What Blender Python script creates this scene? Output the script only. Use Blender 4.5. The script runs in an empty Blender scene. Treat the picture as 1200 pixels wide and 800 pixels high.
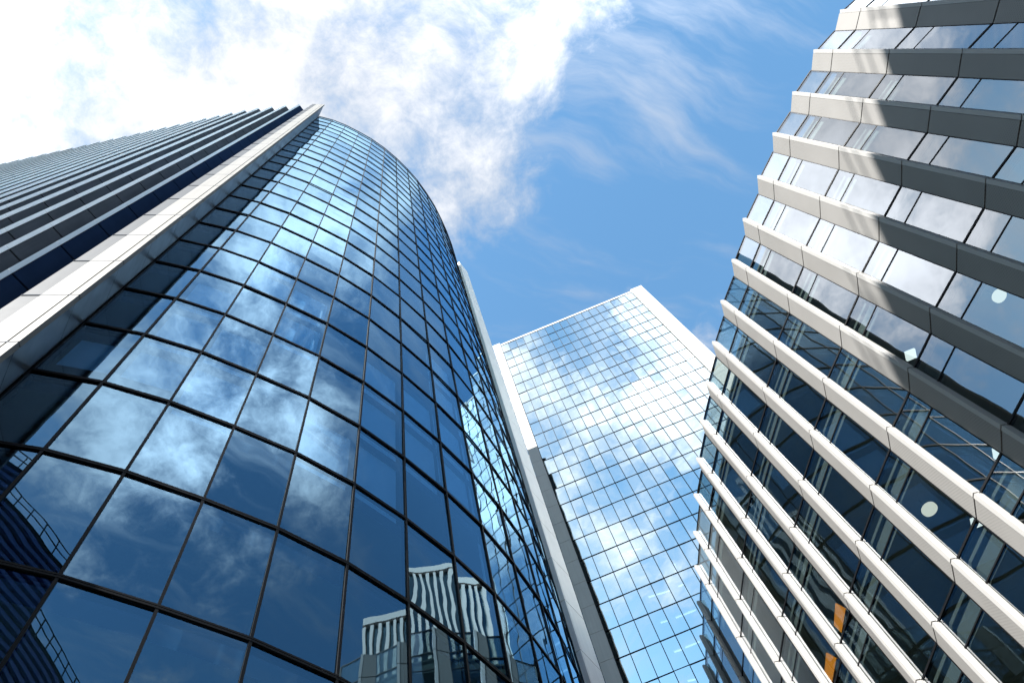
import bpy, math, random
from mathutils import Vector, Matrix
random.seed(7)
S = bpy.context.scene
COL = S.collection
EYE = 1.6

# ------------------------------------------------------------------ camera
F_PX = 933.0                                  # focal length for a 1200 px wide frame
cx, cy, vx, vy = 600.0, 400.0, 461.0, 60.0    # principal point, zenith vanishing point
U = Vector((vx - cx, vy - cy, F_PX)).normalized()
FW = (Vector((0, 0, 1)) - U * U.z).normalized()
RT = FW.cross(U)
def to_world(v): return Vector((v.dot(RT), v.dot(FW), v.dot(U)))
def ray(px, py): return to_world(Vector((px - cx, py - cy, F_PX)))
def project(p):
    q = Vector((p[0], p[1], p[2] - EYE))
    v = RT * q.x + FW * q.y + U * q.z
    if v.z < 0.05: return None
    return (cx + F_PX * v.x / v.z, cy + F_PX * v.y / v.z)
cam_d = bpy.data.cameras.new("camera"); cam = bpy.data.objects.new("camera", cam_d); COL.objects.link(cam)
X, Y, Z = to_world(Vector((1, 0, 0))), to_world(Vector((0, -1, 0))), to_world(Vector((0, 0, -1)))
cam.matrix_world = Matrix(((X.x, Y.x, Z.x, 0), (X.y, Y.y, Z.y, 0), (X.z, Y.z, Z.z, EYE), (0, 0, 0, 1)))
cam_d.sensor_width = 36; cam_d.lens = 36 * F_PX / 1200; cam_d.clip_start = 0.05; cam_d.clip_end = 6000
S.camera = cam

# ------------------------------------------------------------------ node helpers
class NT:
    def __init__(s, tree): s.t = tree; s.n = tree.nodes; s.l = tree.links
    def new(s, typ, **kw):
        n = s.n.new(typ)
        for k, v in kw.items(): setattr(n, k, v)
        return n
    def set(s, sock, v):
        if isinstance(v, bpy.types.NodeSocket): s.l.new(v, sock)
        else: sock.default_value = v
    def m(s, op, a, b=None, c=None, clamp=False):
        n = s.new('ShaderNodeMath', operation=op); n.use_clamp = clamp
        s.set(n.inputs[0], a)
        if b is not None: s.set(n.inputs[1], b)
        if c is not None: s.set(n.inputs[2], c)
        return n.outputs[0]
    def mixc(s, f, a, b):
        n = s.new('ShaderNodeMix', data_type='RGBA')
        s.set(n.inputs[0], f); s.set(n.inputs[6], a); s.set(n.inputs[7], b)
        return n.outputs[2]
    def noise(s, vec, scale, detail=4, rough=.5, lac=2.0, dist=0.0):
        n = s.new('ShaderNodeTexNoise'); s.set(n.inputs['Vector'], vec)
        n.inputs['Scale'].default_value = scale; n.inputs['Detail'].default_value = detail
        n.inputs['Roughness'].default_value = rough; n.inputs['Lacunarity'].default_value = lac
        n.inputs['Distortion'].default_value = dist
        return n
    def ramp(s, v, lo, hi):
        n = s.new('ShaderNodeMapRange', interpolation_type='SMOOTHSTEP'); s.set(n.inputs[0], v)
        n.inputs[1].default_value = lo; n.inputs[2].default_value = hi
        return n.outputs[0]
def new_mat(name):
    m = bpy.data.materials.new(name); m.use_nodes = True; m.node_tree.nodes.clear()
    return m, NT(m.node_tree)
def out(nt, sh):
    o = nt.new('ShaderNodeOutputMaterial'); nt.l.new(sh, o.inputs[0])
def solid(name, col, rough=.5, metal=0.0, var=.12, nscale=1.3, spec=.5, dots=False, bump=0.0, streak=0.0):
    m, nt = new_mat(name)
    geo = nt.new('ShaderNodeNewGeometry').outputs['Position']
    n = nt.noise(geo, nscale, 5, .6)
    k = nt.m('MULTIPLY_ADD', n.outputs[0], 2 * var, 1 - var)
    if streak:
        mp = nt.new('ShaderNodeMapping'); nt.l.new(geo, mp.inputs[0]); mp.inputs['Scale'].default_value = (3, 3, .12)
        n2 = nt.noise(mp.outputs[0], 1.6, 4, .6)
        k = nt.m('MULTIPLY', k, nt.m('MULTIPLY_ADD', n2.outputs[0], 2 * streak, 1 - streak))
    if dots:                                  # rows of punched holes in the sheet metal
        sp = nt.new('ShaderNodeSeparateXYZ'); nt.l.new(geo, sp.inputs[0])
        a = nt.m('SINE', nt.m('MULTIPLY', sp.outputs[2], 62.8)); b = nt.m('SINE', nt.m('MULTIPLY', sp.outputs[1], 57.0))
        d = nt.ramp(nt.m('MULTIPLY', a, b), .35, .6)
        n3 = nt.noise(geo, .45, 2, .5)
        d = nt.m('MULTIPLY', d, nt.ramp(n3.outputs[0], .38, .6))
        k = nt.m('MULTIPLY', k, nt.m('MULTIPLY_ADD', d, -.28, 1.0))
    mul = nt.new('ShaderNodeVectorMath', operation='SCALE'); mul.inputs[0].default_value = col; nt.l.new(k, mul.inputs['Scale'])
    p = nt.new('ShaderNodeBsdfPrincipled')
    nt.l.new(mul.outputs[0], p.inputs['Base Color'])
    p.inputs['Metallic'].default_value = metal; p.inputs['Specular IOR Level'].default_value = spec
    nr = nt.noise(geo, nscale * 2.3, 3, .5)
    nt.l.new(nt.m('MULTIPLY_ADD', nr.outputs[0], .16, rough - .08, clamp=True), p.inputs['Roughness'])
    if bump:
        nb = nt.noise(geo, .9, 2, .5); bn = nt.new('ShaderNodeBump'); bn.inputs['Strength'].default_value = 1
        bn.inputs['Distance'].default_value = bump; nt.l.new(nb.outputs[0], bn.inputs['Height']); nt.l.new(bn.outputs[0], p.inputs['Normal'])
    out(nt, p.outputs[0]); return m
def glass(name, f0, refl, trans, warp=.004, wscale=.55):
    """coated facade glass: mirror reflection by angle over a dark tinted see-through layer, slightly wavy"""
    m, nt = new_mat(name)
    lw = nt.new('ShaderNodeLayerWeight'); lw.inputs[0].default_value = .5
    k = nt.m('MULTIPLY_ADD', nt.m('POWER', lw.outputs['Facing'], 4.6), 1 - f0, f0, clamp=True)
    geo = nt.new('ShaderNodeNewGeometry').outputs['Position']
    oi = nt.new('ShaderNodeObjectInfo')
    off = nt.new('ShaderNodeVectorMath', operation='SCALE'); off.inputs[0].default_value = (13, 7, 29); nt.l.new(oi.outputs['Random'], off.inputs['Scale'])
    ad = nt.new('ShaderNodeVectorMath', operation='ADD'); nt.l.new(geo, ad.inputs[0]); nt.l.new(off.outputs[0], ad.inputs[1])
    nb = nt.noise(ad.outputs[0], wscale, 1.2, .45)
    bn = nt.new('ShaderNodeBump'); bn.inputs['Strength'].default_value = 1; bn.inputs['Distance'].default_value = warp
    nt.l.new(nb.outputs[0], bn.inputs['Height'])
    g = nt.new('ShaderNodeBsdfGlossy'); g.inputs['Roughness'].default_value = 0.0; g.inputs['Color'].default_value = (*refl, 1)
    nt.l.new(bn.outputs[0], g.inputs['Normal'])
    t = nt.new('ShaderNodeBsdfTransparent'); t.inputs[0].default_value = (*trans, 1)
    mx = nt.new('ShaderNodeMixShader'); nt.l.new(k, mx.inputs[0]); nt.l.new(t.outputs[0], mx.inputs[1]); nt.l.new(g.outputs[0], mx.inputs[2])
    out(nt, mx.outputs[0]); return m
def clear(name, trans):
    m, nt = new_mat(name); t = nt.new('ShaderNodeBsdfTransparent'); t.inputs[0].default_value = (*trans, 1); out(nt, t.outputs[0]); return m
def emit(name, col, st):
    m, nt = new_mat(name); e = nt.new('ShaderNodeEmission'); e.inputs[0].default_value = (*col, 1); e.inputs[1].default_value = st; out(nt, e.outputs[0]); return m

M = dict(
    glass_left=glass('blue curved curtain glass', .15, (.50, .82, 1.08), (.28, .48, .66), .005, .5),
    glass_mid=glass('pale blue mirror glass', .60, (.88, 1.0, 1.02), (.30, .40, .46), .007, .35),
    glass_right=glass('clear saw tooth glass', .22, (.92, .96, 1.0), (.46, .54, .52), .006, .5),
    glass_dark=glass('dark teal glass', .12, (.6, .85, .95), (.12, .2, .2), .006, .5),
    pane_back=clear('pane inner face', (.97, .98, .98)),
    black=solid('black anodised frame', (.0025, .003, .004), .5, 0, .2, spec=.06),
    dark_metal=solid('dark grey facade panel', (.075, .082, .098), .6, 0, .3, .5, spec=0, streak=.25),
    sky_reflect_metal=solid('facade panel in reflected blue', (.022, .038, .080), .5, 0, .25, .5, spec=0, streak=.15),  # sky reflection on the nearest saw panel, put into its colour
    pale_metal=solid('pale grey metal edge', (.80, .82, .84), .5, 0, .06, streak=.08),
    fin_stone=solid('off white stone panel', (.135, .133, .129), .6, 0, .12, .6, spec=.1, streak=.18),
    rib_stone=solid('warm white stone', (.37, .325, .295), .6, 0, .08, .6, spec=.1),
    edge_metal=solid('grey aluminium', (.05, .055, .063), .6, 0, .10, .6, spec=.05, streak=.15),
    white_stone=solid('white cladding', (.205, .202, .196), .55, 0, .10, .6, streak=.16),
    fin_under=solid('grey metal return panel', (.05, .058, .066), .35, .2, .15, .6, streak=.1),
    pier=solid('grey stone panel', (.80, .78, .75), .55, 0, .08, .8, streak=.10),
    concrete=solid('grey concrete', (.26, .26, .25), .8, 0, .2),
    perforated=solid('perforated aluminium', (.142, .140, .137), .5, 0, .08, .6, spec=.08, dots=True),
    nosing=solid('white metal fin edge', (.205, .203, .20), .5, 0, .06, .8, spec=.3),
    ceiling=solid('office ceiling', (.30, .33, .29), .8, 0, .15),
    slab=solid('dark slab edge', (.07, .075, .08), .7, 0, .2),
    blind=solid('pale roller blind', (.80, .84, .86), .8, 0, .06),
    core=solid('core wall', (.10, .11, .11), .8, 0, .2),
    orange=solid('orange panel', (.62, .17, .01), .5, 0, .08),
    louvre=solid('dark blue louvre', (.05, .09, .30), .4, 0, .2),
    steel=solid('dark steel', (.012, .013, .015), .6, 0, .1, spec=0),
    lamp=emit('lit lamp', (1, .94, .80), .26),
    striplight=emit('lit ceiling strip', (.95, .98, 1), .36),
    paving=solid('stone paving', (.10, .097, .09), .8, 0, .2, .7),
    asphalt=solid('asphalt', (.05, .05, .052), .85, 0, .25, 2),
    paint=solid('road paint', (.75, .75, .72), .6, 0, .1),
)

# ------------------------------------------------------------------ object helpers
def empty(name, loc, label, cat, group=None):
    o = bpy.data.objects.new(name, None); COL.objects.link(o); o.location = loc
    o['label'] = label; o['category'] = cat
    if group: o['group'] = group
    return o
class MB:
    """collects quads and boxes; build() links them as ONE mesh object under its thing"""
    def __init__(s): s.v = []; s.f = []; s.mi = []
    def poly(s, pts, mi=0):
        b = len(s.v); s.v += [tuple(p) for p in pts]; s.f.append(tuple(range(b, b + len(pts)))); s.mi.append(mi)
    def hexa(s, a, b, mis=None):
        """a: 4 bottom points (counter-clockwise from above), b: 4 top points"""
        k = len(s.v); s.v += [tuple(p) for p in a] + [tuple(p) for p in b]
        fs = [(3, 2, 1, 0), (4, 5, 6, 7), (0, 1, 5, 4), (1, 2, 6, 5), (2, 3, 7, 6), (3, 0, 4, 7)]
        for i, f in enumerate(fs): s.f.append(tuple(k + j for j in f)); s.mi.append(mis[i] if mis else 0)
    def prism(s, pts, z0, z1, mi=0, mtop=None, mbot=None):
        k = len(s.v); n = len(pts)
        s.v += [(p[0], p[1], z0) for p in pts] + [(p[0], p[1], z1) for p in pts]
        s.f.append(tuple(k + i for i in range(n - 1, -1, -1))); s.mi.append(mi if mbot is None else mbot)
        s.f.append(tuple(k + n + i for i in range(n))); s.mi.append(mi if mtop is None else mtop)
        for i in range(n):
            j = (i + 1) % n; s.f.append((k + i, k + j, k + n + j, k + n + i)); s.mi.append(mi)
    def slabline(s, a, b, n, d0, d1, z0, z1, mi=0):
        """box along plan segment a-b, from depth d0 to d1 along plan normal n"""
        a = Vector(a); b = Vector(b); n = Vector(n)
        q = [a + n * d0, b + n * d0, b + n * d1, a + n * d1]
        ar = sum(q[i].x * q[(i + 1) % 4].y - q[(i + 1) % 4].x * q[i].y for i in range(4))
        if ar < 0: q.reverse()
        s.prism(q, z0, z1, mi)
    def disc(s, c, r, z0, z1, mi=0, n=24):
        s.prism([(c[0] + r * math.cos(i * 2 * math.pi / n), c[1] + r * math.sin(i * 2 * math.pi / n)) for i in range(n)], z0, z1, mi)
    def build(s, name, mats, parent, label=None, stuff=False, bevel=0):
        me = bpy.data.meshes.new(name); loc = parent.location if parent else Vector((0, 0, 0))
        me.from_pydata([(v[0] - loc.x, v[1] - loc.y, v[2] - loc.z) for v in s.v], [], s.f)
        for m in (mats if isinstance(mats, list) else [mats]): me.materials.append(m)
        me.polygons.foreach_set('material_index', s.mi); me.update()
        o = bpy.data.objects.new(name, me); COL.objects.link(o)
        if parent: o.parent = parent
        if label: o['label'] = label
        if stuff: o['kind'] = 'stuff'
        if bevel:
            b = o.modifiers.new('bevel', 'BEVEL'); b.width = bevel; b.segments = 2; b.limit_method = 'ANGLE'
        return o
def v2(a): return Vector((a[0], a[1]))
def unit(a, b): return (v2(b) - v2(a)).normalized()

_pm = {}
TH = .024
def pane_matrix(c, n, tilt):
    n = Vector((n[0], n[1], 0)).normalized(); x = n.cross(Vector((0, 0, 1)))
    mt = Matrix(((x.x, n.x, 0, c[0]), (x.y, n.y, 0, c[1]), (x.z, n.z, 1, c[2]), (0, 0, 0, 1)))
    return mt @ Matrix.Rotation(tilt[0], 4, 'X') @ Matrix.Rotation(tilt[1], 4, 'Z')
def pane_corners(w, h): return [(-w/2, TH/2, -h/2), (w/2, TH/2, -h/2), (w/2, TH/2, h/2), (-w/2, TH/2, h/2)]
def screen_area(spec):
    c, n, w, h, tilt = spec
    if (Vector((0, 0, EYE)) - Vector(c)).dot(Vector((n[0], n[1], 0))) <= 0: return 0
    mt = pane_matrix(c, n, tilt); q = []
    for p in pane_corners(w, h):
        r = project(mt @ Vector(p))
        if r is None: return 0
        q.append((min(max(r[0], 0), 1200), min(max(r[1], 0), 800)))
    return abs(sum(q[i][0] * q[(i+1) % 4][1] - q[(i+1) % 4][0] * q[i][1] for i in range(4))) / 2
def panes(name, specs, mat, parent, top=100, label_fn=None):
    """each pane a part of its own: the largest in the photo; the rest as one part"""
    order = sorted(range(len(specs)), key=lambda i: -screen_area(specs[i]))
    rest = MB(); nrest = 0
    for rank, i in enumerate(order):
        c, n, w, h, tilt = specs[i]; mt = pane_matrix(c, n, tilt)
        if rank < top:
            key = (mat.name, round(w, 3), round(h, 3))
            if key not in _pm:
                b = MB(); hw, hh, ht = w/2, h/2, TH/2
                b.hexa([(-hw, -ht, -hh), (hw, -ht, -hh), (hw, ht, -hh), (-hw, ht, -hh)], [(-hw, -ht, hh), (hw, -ht, hh), (hw, ht, hh), (-hw, ht, hh)], [1, 1, 1, 1, 0, 1])
                me = bpy.data.meshes.new(name); me.from_pydata(b.v, [], b.f); me.materials.append(mat); me.materials.append(M['pane_back'])
                me.polygons.foreach_set('material_index', b.mi); me.update(); _pm[key] = me
            o = bpy.data.objects.new(name, _pm[key]); COL.objects.link(o); o.parent = parent
            o.matrix_local = Matrix.Translation(-parent.location) @ mt
        else:
            hw, hh, ht = w/2, h/2, TH/2; nrest += 1
            P = [mt @ Vector(p) for p in [(-hw, -ht, -hh), (hw, -ht, -hh), (hw, ht, -hh), (-hw, ht, -hh), (-hw, -ht, hh), (hw, -ht, hh), (hw, ht, hh), (-hw, ht, hh)]]
            rest.hexa(P[:4], P[4:], [1, 1, 1, 1, 0, 1])
    if nrest: rest.build(name, [mat, M['pane_back']], parent, stuff=True)
def tilt(a): return (random.gauss(0, a), random.gauss(0, a))

# ================================================================== LEFT TOWER: curved glass, white corner fin, saw-tooth flank
lt = empty('office_tower', (-12, 12, 0), 'tall dark blue tower with a curved glass front and a white corner fin', 'office tower')
W = [(-12.34, 4.0), (-10.89, 5.06), (-9.58, 6.30), (-8.35, 7.71), (-7.16, 9.20), (-6.07, 10.87), (-5.16, 12.65), (-4.34, 14.58), (-3.69, 16.48),
     (-3.20, 18.59), (-2.86, 20.69), (-2.72, 22.7), (-2.68, 24.7), (-2.76, 26.7), (-2.98, 28.7)]
LV = [17.6 + EYE + 4.0 * k for k in range(-4, 24)]
LTOP = 17.6 + EYE + 4.0 * 23.45
specs = []; blinds = []
for i in range(len(W) - 1):
    t = unit(W[i], W[i+1]); n = Vector((t.y, -t.x)); L = (v2(W[i+1]) - v2(W[i])).length; mid = (v2(W[i]) + v2(W[i+1])) / 2
    for k in range(len(LV)):
        z0 = LV[k]; z1 = LV[k+1] if k + 1 < len(LV) else LTOP
        specs.append(((mid.x, mid.y, (z0 + z1) / 2), n, L - .03, z1 - z0 - .03, tilt(.0038)))
        fl = k - 4                             # floor counted from the lowest full ring in view
        if z1 < LTOP - .1 and ((1 <= fl <= 4 and 1 <= i <= 8 and random.random() < .62) or random.random() < .10):
            blinds.append((i, z0, random.choice([0, 0, .25, .4])))
panes('glass_pane', specs, M['glass_left'], lt)
def offset_path(path, d):
    o = []
    for i, p in enumerate(path):
        a = path[max(i-1, 0)]; b = path[min(i+1, len(path)-1)]; t = unit(a, b); o.append(v2(p) + Vector((t.y, -t.x)) * d)
    return o
for i, p in enumerate(W):                      # vertical mullions: slim outer cap plus deeper inner bar
    a = W[max(i-1, 0)]; b = W[min(i+1, len(W)-1)]; t = unit(a, b); n = Vector((t.y, -t.x)); mb = MB()
    mb.slabline(v2(p) - t * .034, v2(p) + t * .034, n, .016, .06, LV[0], LTOP)
    mb.slabline(v2(p) - t * .03, v2(p) + t * .03, n, -.16, -.016, LV[0], LTOP)
    mb.build('mullion', M['black'], lt)
for k, z in enumerate(LV + [LTOP]):            # one transom ring per floor
    mb = MB(); o1 = offset_path(W, .018); o2 = offset_path(W, .068); i1 = offset_path(W, -.016); i2 = offset_path(W, -.14)
    for i in range(len(W) - 1):
        for (p, q, za, zb) in ((o1, o2, z - .06, z - .01), (o1, o2, z + .01, z + .06), (i1, i2, z - .05, z + .05)):
            mb.prism([p[i], q[i], q[i+1], p[i+1]], za, zb)
    mb.build('transom', M['black'], lt)
SAW = [(-14.1, 1.66), (-15.8, 1.11), (-17.5, .62), (-19.15, .15), (-20.85, -.22), (-22.55, -.56), (-24.2, -.84)]
while SAW[-1][0] > -58: SAW.append((SAW[-1][0] - 1.70, SAW[-1][1] - .273))
inset = [v2(p) for p in offset_path(W, -.30)]
foot = inset + [Vector((-3.7, 30)), Vector((-7, 30)), Vector((-8, 21)), Vector((-30, 21)), Vector((-58, 10)), Vector((-58, -5)), Vector((-24, .6)), Vector((-14, 3.1)), Vector((-12.6, 4.0))]  # unseen rear outline shaped so the roof shadow ends partway up the middle tower's strip
for k, z in enumerate(LV):
    mb = MB(); mb.prism(foot, z - .55, z + .02, 0, mbot=1); mb.build('floor_slab', [M['slab'], M['ceiling']], lt)
mb = MB(); mb.prism([(-11, 14), (-9, 20), (-30, 20), (-50, 9), (-50, 2), (-20, 6)], 0, LTOP - .3); mb.build('core_wall', M['core'], lt)
mb = MB(); mb.prism(foot, LTOP - .3, LTOP + .02); mb.build('roof', M['concrete'], lt)
for (i, z0, drop) in blinds:
    t = unit(W[i], W[i+1]); n = Vector((t.y, -t.x)); mb = MB()
    a = v2(W[i]) + t * .14; b = v2(W[i+1]) - t * .10
    mb.slabline(a, b, n, -.34, -.33, z0 + .06 + drop * 3.3, z0 + 3.42); mb.build('blind', M['blind'], lt)
# plinth
mb = MB()
for i in range(len(W) - 1):
    t = unit(W[i], W[i+1]); mb.slabline(W[i], W[i+1], (t.y, -t.x), -.3, .05, 0, LV[0] - .08)
mb.build('plinth', M['black'], lt)
# white corner fin
A, B, C, D = Vector((-12.50, 2.25)), Vector((-12.0, 2.46)), Vector((-11.06, 2.86)), Vector((-12.36, 3.98))
FT = LTOP
tf = (C - B).normalized(); nf = Vector((tf.y, -tf.x)); td = (D - C).normalized(); nd = Vector((td.y, -td.x))
m1 = MB(); m2 = MB(); m3 = MB(); m4 = MB(); zs = [0] + [LV[0] + 2.0 + 4.0 * k for k in range(27)] + [FT]
for z0, z1 in zip(zs[:-1], zs[1:]):
    if z1 - z0 < .1: continue
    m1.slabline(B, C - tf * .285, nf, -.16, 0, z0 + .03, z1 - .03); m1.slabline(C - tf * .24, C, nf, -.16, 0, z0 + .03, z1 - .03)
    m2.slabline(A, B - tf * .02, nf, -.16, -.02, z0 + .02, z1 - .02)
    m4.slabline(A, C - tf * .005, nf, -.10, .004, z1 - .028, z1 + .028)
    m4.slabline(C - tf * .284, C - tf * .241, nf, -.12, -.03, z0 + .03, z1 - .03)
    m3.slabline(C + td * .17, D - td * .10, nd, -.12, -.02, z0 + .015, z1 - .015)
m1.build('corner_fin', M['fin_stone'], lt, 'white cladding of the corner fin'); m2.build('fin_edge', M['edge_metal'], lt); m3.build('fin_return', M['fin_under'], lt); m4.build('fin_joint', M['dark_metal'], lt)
mb = MB(); mb.prism([A + Vector((.25, .2)), C - tf * .12 - nf * .2, D - nd * .2, D + Vector((-.3, .3)), A + Vector((-.1, 1.2))], 0, FT - .05); mb.build('fin_core', M['black'], lt)
# saw-tooth flank
for i, p in enumerate(SAW):
    p = v2(p); h = math.radians(77); t = Vector((math.cos(h), math.sin(h))); n = Vector((t.y, -t.x)); e = p + t * 1.0
    mb = MB(); nb = MB(); levels = [0] + [LV[0] + 1.2 + 4.0 * k for k in range(27)] + [LTOP + .4]
    for z0, z1 in zip(levels[:-1], levels[1:]):
        mb.slabline(p + t * .20, e, n, -.06, 0, z0 + .065, z1 - .065)
        nb.slabline(p, p + t * max(.055, .17 - .009 * max(0, i - 3)), n, -.20, .02, z0 + .012, z1 - .012)
    nb.build('saw_fin_edge', M['pale_metal'], lt)
    mb.build('saw_fin_panel', M['sky_reflect_metal'] if i == 0 else M['dark_metal'], lt)
    if i + 1 < len(SAW):
        en = v2(SAW[i+1]) + t; bk = MB(); bk.prism([en - n * .07, p + t * .06 - n * .07, e - n * .07, e + Vector((0, .8)), en + Vector((0, .8))], 0, LTOP + .3)
        bk.build('saw_wall', M['black'], lt)
bk = MB(); e0 = v2(SAW[0]) + Vector((math.cos(math.radians(77)), math.sin(math.radians(77)))); bk.prism([e0, A + Vector((.1, .1)), D + Vector((-.4, .2)), e0 + Vector((0, .8))], 0, LTOP + .3); bk.build('saw_wall', M['black'], lt)
# grey stone pier closing the curved front, and an added unseen rear block, there to cast shadow
PR, PL_ = Vector((-2.70, 29.55)), Vector((-3.75, 29.85)); tp = (PR - PL_).normalized(); np_ = Vector((tp.y, -tp.x))
mb = MB(); zz = [0] + [77.2 + 3.97 * k for k in range(-19, 9)] + [LTOP + .6]
for z0, z1 in zip(zz[:-1], zz[1:]):
    if z1 - z0 < .3: continue
    mb.slabline(PL_, PR - tp * .34, np_, -.1, 0, z0 + .035, z1 - .035); mb.slabline(PR - tp * .32, PR, np_, -.1, 0, z0 + .035, z1 - .035)
    mb.slabline(PR - np_ * .13, PR - np_ * 1.9, tp, -.1, 0, z0 + .035, z1 - .035)
mb.build('pier', M['pier'], lt)
mb = MB(); mb.prism([PL_ - np_ * .12, PR - np_ * .12 - tp * .12, PR - np_ * 1.85 - tp * .12, PL_ - np_ * 1.85], 0, LTOP + .5); mb.build('pier_core', M['black'], lt)
mb = MB(); mb.prism([(-30, 21.3), (-8.3, 21.3), (-7.3, 30.2), (-4.6, 31.8), (-4.6, 40), (-30, 40)], 0, 88); mb.build('rear_shade_block', M['pier'], lt)

# ================================================================== MIDDLE TOWER: flat mirror-glass slab with white end strips
YM = 48.0
mt_ = empty('office_tower', (9.8, YM + 15, 0), 'flat pale blue mirror-glass tower framed by white end strips', 'office tower')
x0, x1 = -1.97, 21.26; nb_ = 18; bw = (x1 - x0) / nb_; FL = 3.3
MV = [59.23 + EYE + FL * k for k in range(-18, 20)]; MTOP = MV[-1]
nS = Vector((0, -1)); specs = []
for i in range(nb_):
    for k in range(len(MV) - 1):
        specs.append(((x0 + bw * (i + .5), YM, (MV[k] + MV[k+1]) / 2), nS, bw - .03, FL - .03, tilt(.0042)))
panes('glass_pane', specs, M['glass_mid'], mt_)
for i in range(nb_ + 1):
    mb = MB(); x = x0 + bw * i
    mb.slabline((x - .032, YM), (x + .032, YM), nS, .016, .07, MV[0], MTOP); mb.slabline((x - .03, YM), (x + .03, YM), nS, -.14, -.016, MV[0], MTOP)
    mb.build('mullion', M['black'], mt_)
for z in MV[:-1]:
    mb = MB(); mb.slabline((x0, YM), (x1, YM), nS, .016, .055, z - .035, z + .035); mb.slabline((x0, YM), (x1, YM), nS, -.12, -.016, z - .04, z + .04)
    mb.build('transom', M['black'], mt_)
for z in MV[:-1]:
    mb = MB(); mb.prism([(-4.2, YM + .35), (22.8, YM + .35), (22.8, YM + 29), (-4.2, YM + 29)], z - .55, z + .02, 0, mbot=1); mb.build('floor_slab', [M['slab'], M['ceiling']], mt_)
for (a, b) in ((-3.26, x0 - .04), (x1 + .04, 23.23)):
    mb = MB(); zz = [0] + MV[1:-1] + [MTOP + .7]
    for z0, z1 in zip(zz[:-1], zz[1:]): mb.slabline((a, YM), (b, YM), nS, -1.0, .3, z0 + .02, z1 - .02)
    mb.slabline((a + .03, YM), (b - .03, YM), nS, -.97, .27, .05, MTOP + .65)
    mb.build('end_strip', M['white_stone'], mt_)
mb = MB(); mb.slabline((x0 - .03, YM), (x1 + .03, YM), nS, -1.0, .075, MTOP + .04, MTOP + .6); mb.build('roof_cap', M['white_stone'], mt_)
mb = MB(); mb.prism([(-4.2, YM + 1), (23.2, YM + 1), (23.2, YM + 30), (-4.2, YM + 30)], MTOP - .2, MTOP + .5); mb.build('roof', M['concrete'], mt_)
mb = MB(); mb.prism([(2, YM + 9), (19, YM + 9), (19, YM + 24), (2, YM + 24)], 0, MTOP - .3); mb.build('core_wall', M['core'], mt_)
mb = MB(); mb.slabline((23.22, YM + 1.2), (23.22, YM + 30), (1, 0), -.3, 0, 0, MTOP + .5); mb.slabline((-4.2, YM + 30), (23.1, YM + 30), (0, 1), -.3, 0, 0, MTOP + .5)
mb.build('side_wall', M['pier'], mt_)
mb = MB(); mb.slabline((-4.3, YM + .5), (-3.28, YM + .5), nS, -.02, .02, 0, MTOP); mb.slabline((-4.3, YM + .5), (-4.3, YM + 30), (-1, 0), -.02, .02, 0, MTOP)
mb.build('side_glazing', M['glass_left'], mt_, 'narrow strip of deep blue glass beside the white end strip')
for z in MV[1:-1]:
    for dz in (0, FL / 2): mb = MB(); mb.slabline((-4.32, YM + .5), (-3.3, YM + .5), nS, .022, .05, z + dz, z + dz + .06); mb.build('side_transom', M['louvre'], mt_)

# ceiling strip lights seen through the lower right panes
def hit_y(px, py, y): r = ray(px, py); s = y / r.y; return Vector((r.x * s, y, r.z * s + EYE))
dashes = [((738, 647), (741, 651)), ((735, 646), (752, 642)), ((760, 699), (786, 691)), ((795, 686.5), (801, 684)), ((774, 729), (783, 726)), ((792, 723), (813, 715)),
          ((806, 717), (815, 714)), ((790, 763), (800, 760)), ((803, 758), (820, 751)), ((790, 660), (793, 670)), ((803, 687), (809, 698)), ((806, 797), (816, 795))]
for (a, b) in dashes:
    p = hit_y(*a, YM); zc = min(z for z in MV if z > p.z + .5) - .58
    ra, rb = ray(*a), ray(*b); sa, sb = (zc - EYE) / ra.z, (zc - EYE) / rb.z
    pa, pb = Vector((ra.x * sa, max(ra.y * sa, YM + .5))), Vector((rb.x * sb, max(rb.y * sb, YM + .5)))
    d = (pb - pa).normalized(); mb = MB(); mb.slabline(pa, pb, (-d.y, d.x), -.07, .07, zc - .06, zc - .005); mb.build('ceiling_light', M['striplight'], mt_)

# ================================================================== RIGHT BUILDING: saw-tooth facade of white fins
rb = empty('office_building', (22, 20, 0), 'office block with saw-tooth facade of white perforated fins and tilted windows', 'office building')
R = [(18.2, 5.18), (16.72, 6.32), (15.41, 7.66), (14.14, 9.02), (13.01, 10.58), (11.87, 12.2), (10.87, 13.86), (9.84, 15.58), (8.89, 17.41), (8.0, 19.3), (7.18, 21.2),
     (6.41, 23.16), (5.70, 25.12), (5.04, 27.3), (4.50, 29.4), (3.97, 31.7), (3.47, 34.0), (3.05, 36.1)]
R = [(24.6, 1.6), (23.0, 2.5), (21.4, 3.35), (19.8, 4.2)] + R + [(2.7, 38.3), (2.4, 40.5), (2.15, 42.7)]
JZ = [EYE + 32.65 - 4.0 * j for j in range(9)]; RTOP = EYE + 34.3
mod = []
for i in range(len(R) - 1):
    tip = v2(R[i]); nxt = v2(R[i+1]); tg = math.atan2(nxt.y - tip.y, nxt.x - tip.x)
    hp = tg - math.radians(25); P = tip + Vector((math.cos(hp), math.sin(hp))) * .83
    N = nxt + Vector((math.cos(math.radians(14)), math.sin(math.radians(14)))) * .22
    mod.append((tip, P, N, nxt))
wins, spans = [], []
zlev = [0.0] + JZ[::-1] + [RTOP]
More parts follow.
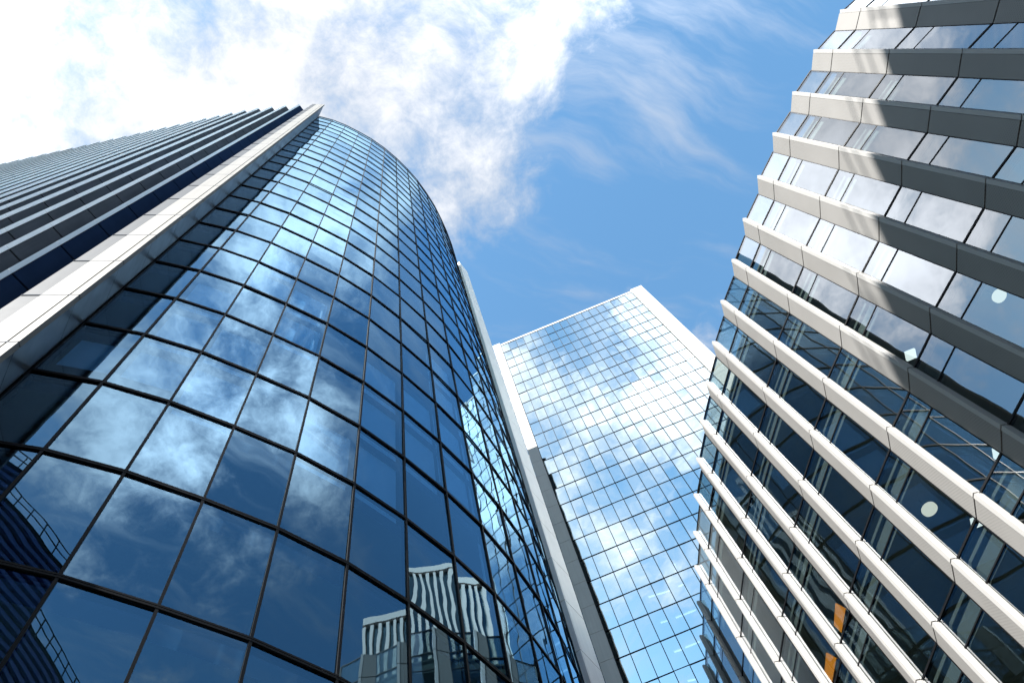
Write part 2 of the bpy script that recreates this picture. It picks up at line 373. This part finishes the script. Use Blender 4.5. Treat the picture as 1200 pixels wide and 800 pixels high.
for i, (tip, P, N, nxt) in enumerate(mod):
    tpn = (P - tip).normalized(); npn = Vector((-tpn.y, tpn.x))
    fp, fn = MB(), MB()
    dn = Vector((math.cos(math.radians(14)), math.sin(math.radians(14)))); pn = Vector((dn.y, -dn.x))
    for z0, z1 in zip(zlev[:-1], zlev[1:]):
        fp.slabline(tip + tpn * .13, P, npn, -.08, 0, z0 + .03, z1 - .03)
        # nosing: two flanges with a shadow gap between
        fn.slabline(tip, tip + dn * .13, pn, -.12, .02, z0 + .022, z1 - .022)
        fn.slabline(tip + dn * .15, tip + dn * .235, pn, -.11, .0, z0 + .022, z1 - .022)
    fp.build('fin_panel', M['perforated'], rb); fn.build('fin_edge', M['nosing'], rb)
    bk = MB(); bk.prism([tip + tpn * .12 - npn * .085 , tip + dn * .22 + Vector((0, .06)), P - npn * .30, P - npn * .085], 0, RTOP - .05); bk.build('fin_core', M['black'], rb)
    tw = (N - P).normalized(); nw = Vector((-tw.y, tw.x)); L = (N - P).length; mid = (P + N) / 2
    sealz = []
    for j in range(len(zlev) - 1):
        z0, z1 = zlev[j], zlev[j+1]
        if z1 - z0 > 3.9:
            spans.append(((mid.x, mid.y, z1 - .55), nw, L - .02, 1.07, tilt(.0016))); wins.append(((mid.x, mid.y, (z0 + z1 - 1.13) / 2), nw, L - .02, z1 - z0 - 1.2, tilt(.0022)))
        else: wins.append(((mid.x, mid.y, (z0 + z1) / 2), nw, L - .02, z1 - z0 - .05, tilt(.002)))
    fr = MB()
    for z in zlev[1:-1]:
        fr.slabline(P, N, nw, -.10, .035, z - .035, z + .035); fr.slabline(P, N, nw, -.08, .018, z - 1.13, z - 1.085)
    fr.slabline(P, N, nw, -.08, .03, RTOP - .05, RTOP + .02)
    fr.slabline(P - tw * 0, P + tw * .03, nw, -.1, .02, 0, RTOP)
    fr.build('window_frame', M['black'], rb)
panes('window_pane', wins, M['glass_right'], rb); panes('spandrel_pane', spans, M['glass_right'], rb)
inn = []
for (tip, P, N, nxt) in mod:
    tw = (N - P).normalized(); nw = Vector((-tw.y, tw.x)); inn += [P - nw * .3, N - nw * .3]
back = [Vector((14, 42.5)), Vector((40, 30)), Vector((40, 2))]
for z in JZ:
    mb = MB(); mb.prism(([*inn] + back)[::-1], z - .95, z - .05, 0, mbot=1); mb.build('floor_slab', [M['slab'], M['ceiling']], rb)
mb = MB(); mb.prism([(24, 6), (34, 6), (34, 24), (14, 36), (12, 30)], 0, RTOP - 2.5); mb.build('core_wall', M['core'], rb)
mb = MB(); mb.prism([(40, 30), (14, 42.5), (13.6, 42.2), (39.6, 29.7)], 0, RTOP); mb.prism([(24.8, 1.6), (40, 1.6), (40, 29.6), (39.7, 29.4), (39.7, 1.9), (24.8, 1.9)], 0, RTOP); mb.build('rear_wall', M['pier'], rb)
mb = MB(); mb.prism(([v + Vector((.5, .2)) for v in inn] + back)[::-1], JZ[0] + .15, JZ[0] + .3); mb.build('roof', M['concrete'], rb)
# interior details read off the photo: ray into the room, stopped under the ceiling of that floor
def room_point(px, py, depth):
    r = ray(px, py); best = None
    for (tip, P, N, nxt) in mod:
        tw = (N - P).normalized(); nw = Vector((-tw.y, tw.x)); den = r.x * nw.x + r.y * nw.y
        if den >= 0: continue
        s = P.dot(nw) / den; q = Vector((r.x * s, r.y * s)); u = (q - P).dot(tw)
        if 0 <= u <= (N - P).length and (best is None or s < best): best = s
    if best is None: return None
    hl = math.hypot(r.x, r.y); s = best + depth / hl
    return Vector((r.x * s, r.y * s, r.z * s + EYE))
for (px, py, rad) in ((1172, 347, .20), (1090, 597, .24), (1062, 709, .16)):
    p = room_point(px, py, .4)
    if p: mb = MB(); mb.disc(p, rad, p.z, p.z + .07); o = mb.build('pendant_lamp', M['lamp'], rb); cd = MB(); cd.disc(Vector((p.x, p.y)), .012, p.z + .07, p.z + .5, n=8); c2 = cd.build('cord', M['black'], rb); c2.parent = o
for (px, py) in ((1068, 416), (1178, 533), (1146, 612), (1172, 530), (1108, 757)):  # added glowing squares stand in for bright patches; not known lamps
    p = room_point(px, py, .35)
    if p: mb = MB(); mb.prism([(p.x-.16, p.y-.16), (p.x+.16, p.y-.16), (p.x+.16, p.y+.16), (p.x-.16, p.y+.16)], p.z, p.z + .08); mb.build('glow_square', M['striplight'], rb)
for quad in (((979, 706), (991, 713), (986, 741), (977, 732)), ((968, 764), (980, 771), (975, 799), (966, 788))):
    q = [room_point(px, py, .12) for px, py in quad]
    if all(q):
        d = Vector((.30, .24, 0)) * .2; mb = MB(); mb.hexa([q[0] + d, q[1] + d, q[2] + d, q[3] + d], q); mb.build('orange_panel', M['orange'], rb)

# ================================================================== NEIGHBOURS that show only as reflections and as the shadow on the fins
lb = empty('louvred_building', (18, -42, 0), 'dark building with blue louvres and roof railing, mirrored in the curved glass', 'office building')
LX0, LX1, LY, LH = -10.8, 44.0, -27.0, 63.0
mb = MB(); mb.prism([(LX0, LY - 34), (LX1, LY - 34), (LX1, LY - .3), (LX0, LY - .3)], 0, LH); mb.build('wall', M['black'], lb)
mb = MB()
for i in range(int(LH / .9) - 1): mb.slabline((LX0, LY), (LX1, LY), (0, 1), -.28, .0, .4 + i * .9, .4 + i * .9 + .42)
mb.build('louvre_screen', M['louvre'], lb)
mb = MB()
for i in range(int((LX1 - LX0) / 1.7)): x = LX0 + .2 + i * 1.7; mb.slabline((x, LY), (x + .09, LY), (0, 1), -.45, -.36, LH, LH + 1.9)
for z in (LH + 1.0, LH + 1.85): mb.slabline((LX0, LY), (LX1, LY), (0, 1), -.44, -.37, z, z + .07)
mb.build('railing', M['steel'], lb)
st = empty('striped_tower', (98, 62, 0), 'tower of white vertical ribs and dark glass, mirrored in the curved glass', 'office tower')
ca, sa = math.cos(math.radians(24)), math.sin(math.radians(24)); ctr = Vector((-5 + 100 * ca, 13 + 100 * sa)); tx = Vector((-sa, ca)); nn = Vector((-ca, -sa)); HW = 29.0; ST = 150.0
for (u0, u1, top) in ((-29.0, -13.5, 148.5), (-13.5, 9.0, 163.0), (9.0, 29.0, 157.0)):   # three stepped blocks
    pa, pb = ctr + tx * u0, ctr + tx * u1
    mb = MB(); mb.slabline(pa, pb, nn, -25, -.4, 0, top - 1); mb.build('wall', M['black'], st)
    mb = MB(); mb.slabline(pa, pb, nn, -.36, -.3, 0, top - 2); mb.build('glazing', M['glass_dark'], st)
    n = round((u1 - u0) / 1.75)
    for i in range(n + 1):
        a = pa + tx * (i * (u1 - u0 - .7) / n); mb = MB(); mb.slabline(a, a + tx * .7, nn, -.28, .5, 0, top - 2.5); mb.build('rib', M['rib_stone'], st)
    mb = MB(); mb.slabline(pa, pb, nn, -25, .55, top - 2.0, top); mb.build('crown', M['rib_stone'], st)

# ================================================================== ground
def structure(name, mb, mat):
    o = mb.build(name, mat, None); o['kind'] = 'structure'; return o
mb = MB(); mb.prism([(-2500, -2500), (2500, -2500), (2500, 2500), (-2500, 2500)], -.3, 0); structure('ground', mb, M['paving'])
mb = MB(); mb.poly([(-200, -22, .004), (200, -22, .004), (200, -12, .004), (-200, -12, .004)]); structure('road', mb, M['asphalt'])
mb = MB()
for i in range(60): mb.poly([(-180 + i * 6, -17.1, .008), (-177 + i * 6, -17.1, .008), (-177 + i * 6, -16.95, .008), (-180 + i * 6, -16.95, .008)])
structure('road_marking', mb, M['paint'])

# ------------------------------------------------------------------ sun and sky
SUN_AZ, SUN_EL = 243.0, 40.5                     # mathematical azimuth of the direction towards the sun
sd = bpy.data.lights.new('sun', 'SUN'); so = bpy.data.objects.new('sun', sd); COL.objects.link(so)
sd.energy = 5.0; sd.angle = math.radians(.5); sd.color = (1, .955, .89)
dv = Vector((math.cos(math.radians(SUN_AZ)) * math.cos(math.radians(SUN_EL)), math.sin(math.radians(SUN_AZ)) * math.cos(math.radians(SUN_EL)), math.sin(math.radians(SUN_EL))))
so.rotation_euler = dv.to_track_quat('Z', 'Y').to_euler(); so.location = (0, 0, 200)
w = bpy.data.worlds.new('World'); S.world = w; w.use_nodes = True; w.node_tree.nodes.clear(); nt = NT(w.node_tree)
sky = nt.new('ShaderNodeTexSky', sky_type='NISHITA'); sky.sun_disc = False
sky.sun_elevation = math.radians(SUN_EL); sky.sun_rotation = math.radians(90 - SUN_AZ); sky.air_density = 1.0; sky.dust_density = .35; sky.ozone_density = 2.2
tc = nt.new('ShaderNodeTexCoord').outputs['Generated']; sp = nt.new('ShaderNodeSeparateXYZ'); nt.l.new(tc, sp.inputs[0])
zc = nt.m('MAXIMUM', sp.outputs[2], .06); px = nt.m('DIVIDE', sp.outputs[0], zc); py = nt.m('DIVIDE', sp.outputs[1], zc)
cb = nt.new('ShaderNodeCombineXYZ'); nt.l.new(px, cb.inputs[0]); nt.l.new(py, cb.inputs[1]); P0 = cb.outputs[0]
wn = nt.noise(P0, 3.2, 4, .55)
wv = nt.new('ShaderNodeVectorMath', operation='MULTIPLY_ADD'); nt.l.new(wn.outputs['Color'], wv.inputs[0]); wv.inputs[1].default_value = (.12, .12, 0); nt.l.new(P0, wv.inputs[2])
n1 = nt.m('MULTIPLY_ADD', nt.noise(wv.outputs[0], 5.4, 10, .66).outputs[0], 1.4, -.20)
mp = nt.new('ShaderNodeMapping', vector_type='TEXTURE'); nt.l.new(wv.outputs[0], mp.inputs[0]); mp.inputs['Rotation'].default_value = (0, 0, math.radians(40)); mp.inputs['Scale'].default_value = (1.0, .22, 1)
n2 = nt.noise(mp.outputs[0], 3.2, 8, .6).outputs[0]
def blob(x, y, sx, sy, amp):
    dx = nt.m('POWER', nt.m('ABSOLUTE', nt.m('DIVIDE', nt.m('SUBTRACT', px, x), sx)), 2); dy = nt.m('POWER', nt.m('ABSOLUTE', nt.m('DIVIDE', nt.m('SUBTRACT', py, y), sy)), 2)
    return nt.m('MULTIPLY', nt.m('EXPONENT', nt.m('MULTIPLY', nt.m('ADD', dx, dy), -1.0)), amp)
BL = [(-.06, .01, .25, .12, .34), (-.42, -.12, .30, .22, .29), (.05, .19, .10, .075, .27), (.20, .05, .13, .08, .20), (.33, -.46, .16, .17, .30), (.48, -.14, .15, .14, .24), (.09, -.20, .15, .14, .34), (.12, -.62, .22, .10, .16), (.06, -.78, .25, .20, .12), (-.22, -.55, .16, .14, .28), (.02, -.45, .16, .12, .12), (-.42, -.43, .33, .28, .48), (.44, .24, .22, .16, -.22), (.14, .36, .16, .08, -.08), (.08, -.44, .10, .08, -.08)]
bias = None
for b in BL:
    q = blob(*b); bias = q if bias is None else nt.m('ADD', bias, q)
dens = nt.ramp(nt.m('ADD', n1, bias), .50, .96)
wisp = nt.m('MULTIPLY', nt.ramp(nt.m('ADD', n2, nt.m('ADD', nt.m('MULTIPLY', bias, .4), blob(.34, .16, .20, .14, .12))), .48, .88), .5)
dens = nt.m('MAXIMUM', dens, wisp)
lum = nt.m('MULTIPLY_ADD', nt.ramp(nt.m('ADD', n1, nt.m('MULTIPLY', bias, .6)), .5, 1.0), 1.4, 2.45)
lum = nt.m('MULTIPLY', lum, nt.m('ADD', nt.m('ADD', blob(.0, -.80, .8, .40, 1.0), nt.m('ADD', blob(.40, -.32, .27, .30, 5.2), blob(-.50, -.42, .30, .25, 3.0))), 1.0))      # unseen clouds brightened: near the sun, and added where the facades mirror them
cl = nt.new('ShaderNodeVectorMath', operation='SCALE'); cl.inputs[0].default_value = (.95, .98, 1.04); nt.l.new(lum, cl.inputs['Scale'])
bg = nt.new('ShaderNodeBackground'); tint = nt.new('ShaderNodeVectorMath', operation='MULTIPLY'); nt.l.new(sky.outputs[0], tint.inputs[0]); tint.inputs[1].default_value = (.92, 1.27, 1.24)
nt.l.new(nt.mixc(dens, tint.outputs[0], cl.outputs[0]), bg.inputs[0]); bg.inputs[1].default_value = .052
ow = nt.new('ShaderNodeOutputWorld'); nt.l.new(bg.outputs[0], ow.inputs[0])

S.view_settings.view_transform = 'Standard'; S.view_settings.look = 'None'; S.view_settings.gamma = 1; S.view_settings.exposure = 2.5
S.cycles.caustics_reflective = False; S.cycles.caustics_refractive = False
S.cycles.max_bounces = 10; S.cycles.glossy_bounces = 5; S.cycles.transparent_max_bounces = 16; S.cycles.diffuse_bounces = 3; S.cycles.sample_clamp_indirect = 6
S.cycles.use_denoising = True
